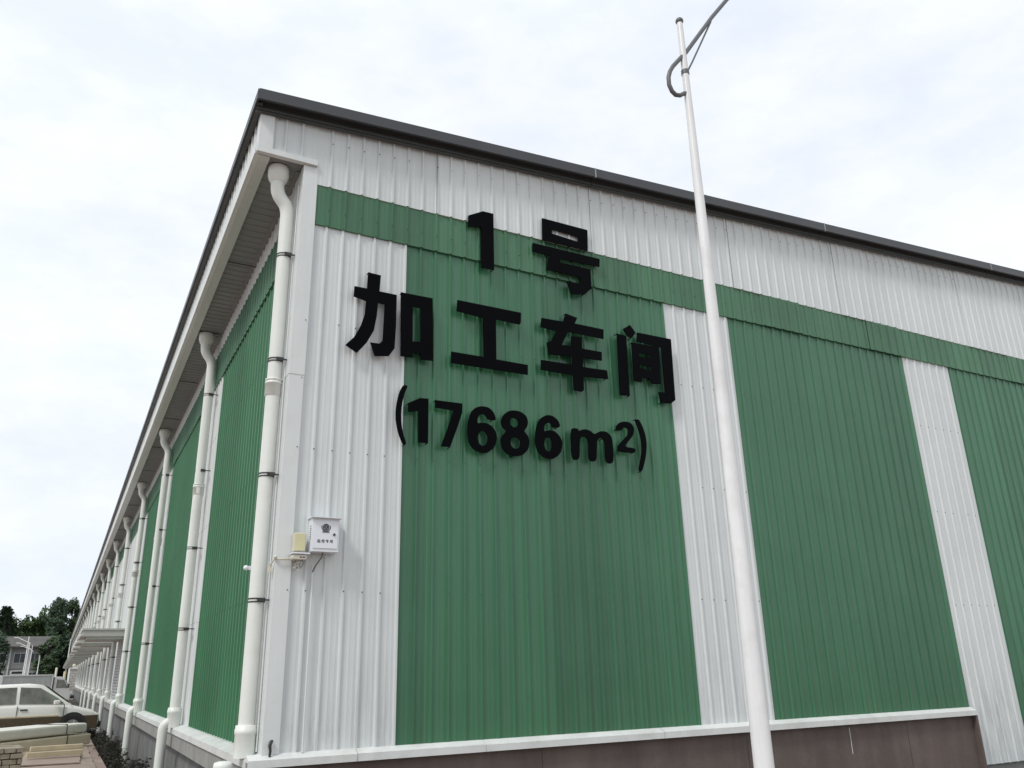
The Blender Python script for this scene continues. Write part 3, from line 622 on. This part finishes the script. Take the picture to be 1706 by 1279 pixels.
# dead weeds
WD = mat('dry_weed', (.035, .034, .026), .9, var=.5, vscale=9)
def weed(x, y, hgt, n, lab):
    mb = MB()
    for k in range(n):
        a = random.uniform(0, 2*PI); l = hgt*random.uniform(.5, 1); s = random.uniform(.05, .22)
        bx_, by_ = random.uniform(-.12, .12), random.uniform(-.3, .3)
        q = [(bx_, by_, 0), (bx_+math.cos(a)*s*.3, by_+math.sin(a)*s*.3, l*.5), (bx_+math.cos(a)*s, by_+math.sin(a)*s, l)]
        mb.tube(q, [.008, .006, .002], 5)
        for j in range(5):
            f_ = random.uniform(.3, 1); px_, py_, pz_ = bx_+math.cos(a)*s*f_, by_+math.sin(a)*s*f_, l*f_; w = random.uniform(.02, .05); b = random.uniform(0, 6.28)
            mb.add([(px_, py_, pz_), (px_+w*math.cos(b), py_+w*math.sin(b), pz_+w*.6), (px_+2*w*math.cos(b+.3), py_+2*w*math.sin(b+.3), pz_-w*.2)], [(0, 1, 2)])
    o = mb.build('weed', WD, None); o.location = (x, y, -.3); tag(o, lab, 'weed', 'dark dry weeds in the strip beside the wall')
WL = ['nearest to the corner of the workshop', 'second from the workshop corner', 'third from the workshop corner', 'beside the right end of the board stack', 'fifth along the strip', 'sixth along the strip', 'just short of the silver car', 'at the nose of the silver car', 'just past the nose of the silver car', 'tenth along the wall strip', 'near the first canopy', 'beside the second canopy']
for i in range(12):
    weed(random.uniform(-.78, -.55) if i % 3 else random.uniform(-.6, -.35), 8.2+i*1.35, random.uniform(.4, .7), 60, 'dark dry weed clump, '+WL[i])

# ------------------------------------------------------------ boards, bricks and timber
BOARD = mat('white_board', (.76, .75, .68), .6, var=.06, vscale=3, dirt=(.50, .42, .32), dirt_amt=.35)
BOARD2 = mat('cream_board', (.68, .61, .47), .65, var=.08, vscale=3)
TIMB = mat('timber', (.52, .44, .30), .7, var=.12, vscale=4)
BRK = mat('stacked_stone', (.30, .26, .20), .9, var=.3, vscale=7, bump=.3)
st = empty('board_stack', 'strapped stack of long white and cream boards lying in front of the silver car', 'boards', (-1.12, 16.3, 0), R(48))
mb = MB()
for k, (dy, ln) in enumerate(((0, 5.0), (.5, 4.9))): mb.box(-ln, 0-.05*k, dy-.1, dy+.35, .34, .56)
mb.build('board', BOARD, st, bevel=.05)
mb = MB(); mb.box(-5.05, .10, -.16, .9, .05, .30); mb.build('board', BOARD2, st, bevel=.03)
mb = MB()
for x in (-.72,): mb.tube([(x, -.17, .02), (x, -.165, .31), (x, -.115, .36), (x, -.11, .565), (x, .87, .57)], .012, 6)
mb.build('strap', CLAMP, st)
mb = MB()
for x in (-4.6, -3.2, -1.8, -.4): mb.box(x, x+.12, -.1, .85, 0, .05)
mb.build('bearer', TIMB, st)
PLY = mat('tan_sheet', (.34, .255, .20), .6, var=.14, vscale=1.6, streak=.25, streak_scale=(1.2, 6, 1), dirt=(.46, .38, .29), dirt_amt=.4)
for k, (lx, ly, lz, rz, w, l, lab) in enumerate(((-1.02, 9.2, .004, 0, 1.9, 6.4, 'large tan sheet lying flat on the pavement edge, lowest of the three'), (-1.12, 9.5, .034, 2.5, 1.75, 5.2, 'tan sheet lying slightly askew between the other two flat sheets'), (-1.30, 10.6, .064, -2.0, 1.5, 2.9, 'smallest tan sheet on top of the two others'))):
    mb = MB(); n = 14; vs = []; fs = []
    for i in range(n+1):
        yy = l*i/n; zz = .018*math.sin(yy*1.3+k)*(.4+.6*i/n)+.02
        jag = random.uniform(-.015, .015)
        vs += [(0+jag, yy, zz), (-w+jag, yy, zz+.01), (0+jag, yy, zz-.02), (-w+jag, yy, zz-.01)]
    for i in range(n):
        a = 4*i; c_ = a+4; fs += [(a, c_, c_+1, a+1), (a+2, a+3, c_+3, c_+2), (a, a+2, c_+2, c_), (a+1, c_+1, c_+3, a+3)]
    fs += [(0, 1, 3, 2), (4*n, 4*n+2, 4*n+3, 4*n+1)]
    mb.add(vs, fs); o = mb.build('flat_sheet', PLY, None, fix=True); o.location = (lx, ly, lz); o.rotation_euler = (0, 0, R(rz)); tag(o, lab, 'sheet', 'tan sheets lying by the board stack')
bp = empty('brick_pile', 'low pile of rough grey brown bricks at the lower left edge', 'bricks', (-2.24, 8.6, 0), R(8))
mb = MB()
for r_ in range(6):
    x = -1.8 + (.1 if r_ % 2 else 0)
    while x < -.02:
        w = random.uniform(.17, .24); x1 = min(x+w, 0)
        for yy in (0, .26, .52):
            j = random.uniform(-.015, .015); mb.box(x+.006, x1-.006, yy+j, yy+.24+j, r_*.092+.004, r_*.092+.086+random.uniform(-.008, .004))
        x += w
mb.build('brick', BRK, bp, bevel=.008)
for k, (lx, ly, lz, ln) in enumerate(((-2.2, 12.2, .215, 1.0), (-2.25, 12.0, .118, 1.05))):
    mb = MB(); mb.box(0, ln, 0, .12, 0, .095); o = mb.build('timber_beam', TIMB, None, bevel=.008); o.location = (lx, ly, lz); o.rotation_euler = (0, 0, R(8))
    tag(o, ['pale timber beam, upper of the two lying behind the brick pile', 'pale timber beam, lower of the two lying behind the brick pile'][k], 'timber', 'timber beams by the brick pile')

# ------------------------------------------------------------ vehicles
GLASS = mat('car_glass', (.15, .155, .14), .05, var=.55, vscale=2.2, spec=1.0)
PAINT = mat('silver_paint', (.74, .735, .69), .22, metal=.0, var=.04)
BODYLOW = mat('dark_lower_body', (.085, .066, .042), .25)
PLAST = mat('dark_plastic', (.03, .03, .03), .5)
WPAINT = mat('white_van_paint', (.58, .60, .58), .35, var=.04)
TYRE = mat('tyre', (.02, .02, .02), .8); RIMM = mat('wheel_rim', (.45, .45, .45), .35, metal=.7)
REDL = mat('tail_lamp', (.35, .02, .02), .2); CLEAR = mat('head_lamp', (.6, .62, .62), .15)
def loft(mb, secs, mi=0, smooth=True):
    n = len(secs[0]); vs = [q for s_ in secs for q in s_]
    mb.add(vs, [(i*n+k, i*n+k+1, (i+1)*n+k+1, (i+1)*n+k) for i in range(len(secs)-1) for k in range(n-1)], mi, smooth)
    mb.add(secs[0], [tuple(range(n))], mi, False); mb.add(secs[-1], [tuple(range(n))[::-1]], mi, False)
def wheel(parent, x, y, r_=.31, w=.19):
    mb = MB(); mb.tube([(x, y-w/2, r_), (x, y-w/2+.02, r_), (x, y+w/2-.02, r_), (x, y+w/2, r_)], [r_*.93, r_, r_, r_*.93], 28)
    o = mb.build('wheel', TYRE, parent)
    s_ = -1 if y < 0 else 1; yy = y+s_*(w/2+.004)
    mb = MB(); mb.tube([(x, yy-s_*.03, r_), (x, yy, r_)], r_*.62, 24)
    for k in range(5):
        a = 2*PI*k/5; mb.tube([(x, yy+s_*.004, r_), (x+math.cos(a)*r_*.58, yy+s_*.004, r_+math.sin(a)*r_*.58)], .02, 6)
    mb.build('rim', RIMM, o)
def car(name, loc, rz, lab, paint, dark_sill=True):
    t = empty(name, lab, 'car', loc, rz)
    # stations: x, sill z, belt z, hood/belt half width
    X = [(-4.35, .36, .72, .70), (-4.30, .24, .86, .78), (-4.0, .22, .92, .82), (-3.2, .22, .95, .84), (-2.2, .22, .95, .845), (-1.15, .22, .93, .84), (-.9, .22, .89, .835), (-.55, .23, .80, .82), (-.25, .24, .72, .77), (-.05, .28, .62, .68), (0, .36, .50, .62)]
    mb = MB(); secs = []
    for x, zs, zb, w in X:
        secs.append([(x, -w*.90, zs), (x, -w*.985, zs+.10), (x, -w, (zs+zb)/2), (x, -w*.975, zb-.08), (x, -w*.90, zb), (x, -w*.5, zb+.035), (x, 0, zb+.045), (x, w*.5, zb+.035), (x, w*.90, zb), (x, w*.975, zb-.08), (x, w, (zs+zb)/2), (x, w*.985, zs+.10), (x, w*.90, zs)])
    loft(mb, secs); body = mb.build('body', paint, t, fix=True)
    mb = MB(); G = [(-3.85, .93, .95, .74), (-3.15, .93, 1.42, .60), (-2.7, .93, 1.495, .585), (-1.95, .93, 1.51, .58), (-1.62, .93, 1.475, .585), (-.80, .86, .89, .72)]
    secs = []
    for x, zb, zt, wt in G:
        wb = .775
        secs.append([(x, -wb, zb-.02), (x, -(wb*.5+wt*.5), (zb+zt)/2), (x, -wt, max(zt-.04, zb)), (x, -wt*.8, zt), (x, 0, zt+.015), (x, wt*.8, zt), (x, wt, max(zt-.04, zb)), (x, (wb*.5+wt*.5), (zb+zt)/2), (x, wb, zb-.02)])
    loft(mb, secs); mb.build('roof', paint, t, fix=True)
    for s_ in (-1, 1):
        def win(pts, nm='window'):
            mb = MB(); q = []
            for x, z in pts:
                wt = .583; f_ = (z-.93)/(1.47-.93); y = .775+(wt-.775)*max(0, f_)+.012; q.append((x, s_*y, z))
            q2 = [(a, b-s_*.02, c) for a, b, c in q]; n = len(q)
            mb.add(q+q2, [tuple(range(n)), tuple(range(n, 2*n))]+[(i, (i+1) % n, n+(i+1) % n, n+i) for i in range(n)])
            mb.build(nm, GLASS, t, fix=True)
        win([(-2.22, .98), (-1.05, .95), (-1.22, 1.10), (-1.70, 1.395), (-2.22, 1.43)])
        win([(-3.40, .98), (-2.31, .98), (-2.31, 1.43), (-3.05, 1.41)])
        mb = MB()
        for x in (-2.26, -3.3, -1.05): mb.box(x-.006, x+.006, s_*.83-.017, s_*.83+.017, .30, .93)
        mb.build('door_gap', PLAST, body)
        for x in (-2.18, -3.22):
            mb = MB(); mb.box(x, x+.19, s_*.835-.018, s_*.835+.018, .80, .835); mb.build('door_handle', PLAST if dark_sill else paint, body, bevel=.006)
        mb = MB(); mb.box(-4.2, -.1, s_*.835-.022, s_*.835+.022, .24, .60 if dark_sill else .30); mb.build('sill_cladding', BODYLOW if dark_sill else PLAST, t, bevel=.015)
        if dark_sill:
            mb = MB(); mb.box(-3.15, -1.18, s_*.842-.02, s_*.842+.02, .604, .645); mb.build('highlight_strip', TIMB, t, bevel=.006)  # pale highlight along the lower body, painted as a raised strip
        for x in (-3.55, -.78):
            mb = MB(); mb.tube([(x, s_*.80, .33), (x, s_*.868, .33)], .375, 28); mb.build('wheel_arch', PLAST, t)
            wheel(t, x, s_*.78)
        mb = MB(); mb.box(-1.36, -1.2, s_*.93-.09, s_*.93+.07, .93, 1.05); mb.build('wing_mirror', paint, t, bevel=.03)
        mb = MB(); mb.box(-.30, -.04, s_*.58-.12, s_*.58+.12, .52, .64); mb.build('headlight', CLEAR, t, bevel=.03)
        mb = MB(); mb.box(-4.37, -4.27, s_*.6-.12, s_*.6+.12, .62, .80); mb.build('tail_light', REDL, t, bevel=.02)
    mb = MB(); mb.box(-.15, .06, -.62, .62, .24, .42); mb.build('bumper', PLAST, t, bevel=.04)
    mb = MB(); mb.add([(-.84, -.60, .915), (-.84, .60, .915), (-1.58, .50, 1.455), (-1.58, -.50, 1.455)], [(0, 1, 2, 3)]); o = mb.build('windscreen', GLASS, t)
    o.location = (.02, 0, .022)
    return t
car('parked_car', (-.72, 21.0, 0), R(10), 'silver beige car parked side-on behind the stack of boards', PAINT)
car('parked_car', (-.95, 63.0, 0), R(-30), 'white car half hidden behind the small white truck', WPAINT, False)
# small box truck
t = empty('box_truck', 'small white truck with a box body parked beyond the silver car', 'truck', (-1.15, 51.3, 0), R(9))
mb = MB(); mb.box(-3.75, -1.12, -.75, .75, .72, 1.88); bo = mb.build('cargo_box', mat('grey_box_panel', (.36, .38, .38), .5, var=.1, vscale=2, streak=.2), t, bevel=.02)
mb = MB()
for z in (.72, 1.86): mb.box(-3.78, -1.09, -.78, .78, z-.03, z+.03)
for x in (-3.76, -1.12): mb.box(x-.03, x+.03, -.78, -.72, .7, 1.9)
mb.build('edge_rail', WPAINT, bo)
mb = MB(); prof_ = [(-1.0, .40), (-.02, .40), (0, .75), (-.12, 1.02), (-.42, 1.62), (-.60, 1.74), (-1.0, 1.76)]
mb.prism(prof_, 'y', -.70, .70); cb = mb.build('cab', WPAINT, t, bevel=.04, fix=True)
for s_ in (-1, 1):
    mb = MB(); mb.prism([(-.86, 1.10), (-.22, 1.10), (-.46, 1.56), (-.86, 1.60)], 'y', s_*.705-.006, s_*.705+.006); mb.build('window', GLASS, cb, fix=True)
    wheel(t, -.5, s_*.62, .28); wheel(t, -2.9, s_*.62, .28)
    mb = MB(); mb.box(-.25, -.17, s_*.82-.06, s_*.82+.06, 1.1, 1.32); mb.build('wing_mirror', PLAST, t, bevel=.02)
mb = MB(); mb.add([(-.115, -.60, 1.06), (-.115, .60, 1.06), (-.405, .58, 1.60), (-.405, -.58, 1.60)], [(0, 1, 2, 3)]); o = mb.build('windscreen', GLASS, cb); o.location = (.02, 0, .01)
mb = MB(); mb.box(-3.7, -.2, -.5, .5, .40, .62); mb.build('chassis', PLAST, t)

# ------------------------------------------------------------ gate pillar, posts, lamps
PILM = bpy.data.materials.new('white_brick'); PILM.use_nodes = True; tt = PILM.node_tree; pp = tt.nodes['Principled BSDF']; pp.inputs['Roughness'].default_value = .8
g = N(tt, 'ShaderNodeTexCoord'); mpp = N(tt, 'ShaderNodeMapping'); mpp.inputs['Rotation'].default_value = (R(90), 0, 0); bk = N(tt, 'ShaderNodeTexBrick', Scale=1.0)
bk.inputs['Color1'].default_value = (.50, .49, .45, 1); bk.inputs['Color2'].default_value = (.42, .41, .38, 1); bk.inputs['Mortar'].default_value = (.24, .23, .21, 1); bk.inputs['Row Height'].default_value = .2; bk.inputs['Brick Width'].default_value = .4
tt.links.new(g.outputs['Object'], mpp.inputs[0]); tt.links.new(mpp.outputs[0], bk.inputs['Vector']); tt.links.new(bk.outputs['Color'], pp.inputs['Base Color'])
t = empty('gate_pillar', 'whitish brick gate pillar with a lantern on top near the far doors', 'pillar', (-.80, 70, 0))
mb = MB(); mb.box(-.25, .25, -.3, .3, 0, 2.35); mb.build('shaft', PILM, t)
mb = MB(); mb.box(-.32, .32, -.37, .37, 2.35, 2.45); mb.build('cap', FLASH, t, bevel=.02)
mb = MB(); mb.ball((0, 0, 2.62), .13, 10); mb.lathe([(.09, 2.45), (.05, 2.5)], 0, 0, 10); mb.build('lantern', CREAMW, t)
mb = MB(); mb.lathe([(.08, 0), (.08, 2.1), (.06, 2.14)], 0, 0, 12); o = mb.build('marker_post', mat('yellow_post', (.62, .56, .32), .6), None); o.location = (-1.45, 64, 0); tag(o, 'pale yellow post standing left of the gate pillar', 'post')
mb = MB(); mb.lathe([(.10, 0), (.09, 2.5), (.05, 2.55)], 0, 0, 12); o = mb.build('marker_post', CREAMW, None); o.location = (-2.05, 76, 0); tag(o, 'greyish post beyond and left of the yellow post', 'post')
lampspec = [(-6.0, 123.5, 7.1, 1, 'farther row lamp post with arm, leftmost and tallest of the white cluster'), (-6.25, 138.3, 6.9, 1, 'white lamp post with arm in the middle of the distant cluster'), (-6.2, 152.7, 6.9, 1, 'white lamp post with arm, rightmost of the distant cluster of three'), (-4.9, 152.0, 5.3, 0, 'thin plain pole standing right of the distant lamp cluster'), (-.97, 120.5, 6.65, 0, 'thin pale pole beside the far end of the workshop canopies')]
for (x, y, hh, arm, lab) in lampspec:
    t = empty('street_lamp', lab, 'street lamp', (x, y, 0), 0, 'distant lamp posts')
    mb = MB(); mb.lathe([(.11, 0), (.055, hh)], 0, 0, 8); mb.build('pole', POLE, t)
    if arm:
        mb = MB(); mb.tube([(.25, 0, hh-1.0), (0, 0, hh-.75), (-1.3, 0, hh-.15)], .05, 6); mb.build('arm', POLE, t)
        mb = MB(); mb.box(-1.75, -1.2, -.12, .12, hh-.16, hh-.06); mb.build('lamp_head', POLE, t)

# ------------------------------------------------------------ house
HW = mat('house_wall', (.32, .33, .32), .8, var=.1, vscale=.6, streak=.2); HR = mat('house_roof', (.10, .095, .09), .8, var=.15, vscale=.7); HG = mat('house_glass', (.03, .04, .05), .2)
t = empty('house', 'two storey whitish house with grey roof under the trees at the far left', 'house', (-17.5, 171, 0))
mb = MB(); mb.box(0, 13.2, 0, 7, 0, 7.2); mb.box(-.1, 13.3, -.12, 0, 3.5, 3.75); wl = mb.build('wall', HW, t)
mb = MB(); mb.prism([(-1.2, 7.15), (-1.2, 7.35), (2.5, 9.2), (4.5, 9.2), (8.2, 7.35), (8.2, 7.15)], 'x', -.6, 13.9)
mb.build('roof', HR, t, fix=True)
for x in (1.0, 5.0, 8.2, 10.9):
    for z in (4.5, 1.2):
        if x == 8.2 and z < 2: continue
        w = 1.9 if x in (1.0, 5.0, 8.2) else 1.1
        mb = MB(); mb.box(x-.1, x+w+.1, -.05, -.005, z-.1, z+1.7); wf = mb.build('window_frame', FLASH, t)
        mb = MB(); mb.box(x, x+w/2-.04, -.08, -.055, z, z+1.6); mb.box(x+w/2+.04, x+w, -.08, -.055, z, z+1.6); mb.build('pane', HG, wf)
mb = MB(); mb.box(7.9, 10.2, -.06, -.005, 0, 2.3); mb.build('door', mat('house_door', (.16, .07, .06), .6), t)
mb = MB(); mb.box(7.9, 10.2, -.14, -.062, 2.4, 3.2); mb.build('name_board', FLASH, t)
mb = MB(); mb.box(8.2, 9.9, -.15, -.141, 2.6, 3.0); mb.build('dark_strip', INK, t)
mb = MB(); mb.box(3.9, 4.2, -.2, -.01, 0, 7.1); mb.box(7.35, 7.6, -.2, -.01, 0, 7.1); mb.box(10.45, 10.7, -.2, -.01, 0, 7.1); mb.build('pier', FLASH, t)

# ------------------------------------------------------------ trees
BARK = mat('bark', (.07, .06, .05), .9, var=.2)
def leafmat(nm, c): return mat(nm, c, .6, var=.4, vscale=.45, spec=.25)
LM = [leafmat('leaf_dark', (.058, .094, .044)), leafmat('leaf_mid', (.066, .105, .042)), leafmat('leaf_deep', (.050, .082, .046))]
def tree(x, y, h, w, kind, lab, n=2600, ls=.34, low=.12, m=0):
    rnd = random.Random(int(x*31+y*7+h))
    t = empty('tree', lab, 'tree', (x, y, 0), rnd.uniform(0, 6), 'trees behind the far house')
    mb = MB(); mb.tube([(0, 0, 0), (.1, .05, h*.3), (.0, .1, h*.6), (.05, 0, h*.9)], [h*.020, h*.016, h*.010, h*.003], 8)
    clumps = []
    for k in range(90 if kind == 'round' else 130):
        f_ = rnd.uniform(low, 1.0)
        if kind == 'poplar': rw = w*.5*(math.sin(PI*min(1, (f_-low)/(1-low))**.75)*.8+.22)
        else: rw = w*.5*math.sqrt(max(.06, 1-((f_-.58)/.45)**2))
        a = rnd.uniform(0, 6.28); q = rnd.uniform(.2, 1)**.6*rw
        c = (math.cos(a)*q, math.sin(a)*q, f_*h*.97); cr_ = rnd.uniform(.09, .17)*w*(1 if kind == 'round' else .9)
        clumps.append((c, cr_))
        if k % 6 == 0: mb.tube([(0, 0, max(.1*h, c[2]-.18*h)), (c[0]*.6, c[1]*.6, c[2]-.07*h), c], [h*.006, h*.004, h*.001], 5)
    mb.build('trunk', BARK, t)
    mb = MB(); vs = []; fs = []
    for k in range(n):
        c, cr_ = clumps[k % len(clumps)]
        d = Vector((rnd.gauss(0, 1), rnd.gauss(0, 1), rnd.gauss(0, 1.15))); d = d.normalized()*cr_*(rnd.random()**.45)*rnd.choice((1, 1, 1.25))
        p_ = Vector(c)+d; u = Vector((rnd.gauss(0, 1), rnd.gauss(0, 1), rnd.gauss(0, 1))).normalized(); v_ = u.orthogonal().normalized(); s_ = ls*rnd.uniform(.5, 1.2)
        b = len(vs); vs += [p_-u*s_, p_+v_*s_*.5, p_+u*s_, p_-v_*s_*.5]; fs.append((b, b+1, b+2, b+3))
    mb.add(vs, fs); mb.build('crown', LM[m], t)
tree(-3.6, 183, 17.4, 5.2, 'poplar', 'tall dark poplar-like tree, left of the pair nearest the workshop', 9000, .30, .05, 2)
tree(-.9, 184, 17.0, 5.2, 'poplar', 'tall dark poplar-like tree right beside the workshop end', 8500, .30, .05, 0)
tree(-12.4, 184, 15.6, 5.0, 'poplar', 'pointed dark tree above the left part of the house roof', 7000, .30, .05, 2)
tree(-15.6, 180, 13.6, 6.0, 'round', 'broad dark tree at the left edge of the picture', 7000, .30, .1, 0)
tree(-9.8, 195, 13.6, 6.5, 'round', 'bushy green tree behind the house, beside the pointed dark tree', 6500, .34, .1, 1)
tree(-7.0, 198, 13.8, 6.0, 'round', 'bushy green tree behind the middle of the house', 6500, .34, .1, 1)
tree(-4.8, 200, 14.0, 5.6, 'round', 'bushy green tree just left of the tall pair', 6500, .34, .1, 1)
tree(-12.6, 166, 9.5, 5.0, 'round', 'dark bushy tree in front of the left end of the house', 5000, .3, .02, 2)
tree(-2.2, 181, 9.5, 6.0, 'round', 'low dark bushy tree at the foot of the tall pair', 6500, .34, .02, 2)
tree(-3.9, 170, 9.0, 3.8, 'round', 'low dark bushy tree in front of the right end of the house', 5500, .32, .02, 0)
tree(-19, 190, 14.6, 7.5, 'round', 'broad green tree left of the house', 2500, .4, .1, 1)
mb = MB(); vs = []; fs = []; rnd = random.Random(5)
for k in range(26000):
    x = rnd.uniform(-45, 3); y = rnd.uniform(204, 214); top = 13.6+1.2*math.sin(x*.7)+1.0*math.sin(x*1.9+1); z = rnd.random()**.6*top
    if rnd.random() < .06: z = top+rnd.random()*1.2
    p_ = Vector((x, y, z)); u = Vector((rnd.gauss(0, 1), rnd.gauss(0, 1), rnd.gauss(0, 1))).normalized(); v_ = u.orthogonal().normalized(); s_ = .5*rnd.uniform(.5, 1.2)
    b = len(vs); vs += [p_-u*s_, p_+v_*s_*.5, p_+u*s_, p_-v_*s_*.5]; fs.append((b, b+1, b+2, b+3))
mb.add(vs, fs); o = mb.build('woodland', LM[0]); tag(o, 'dark green belt of trees closing the view behind the house', 'trees', kind='stuff')
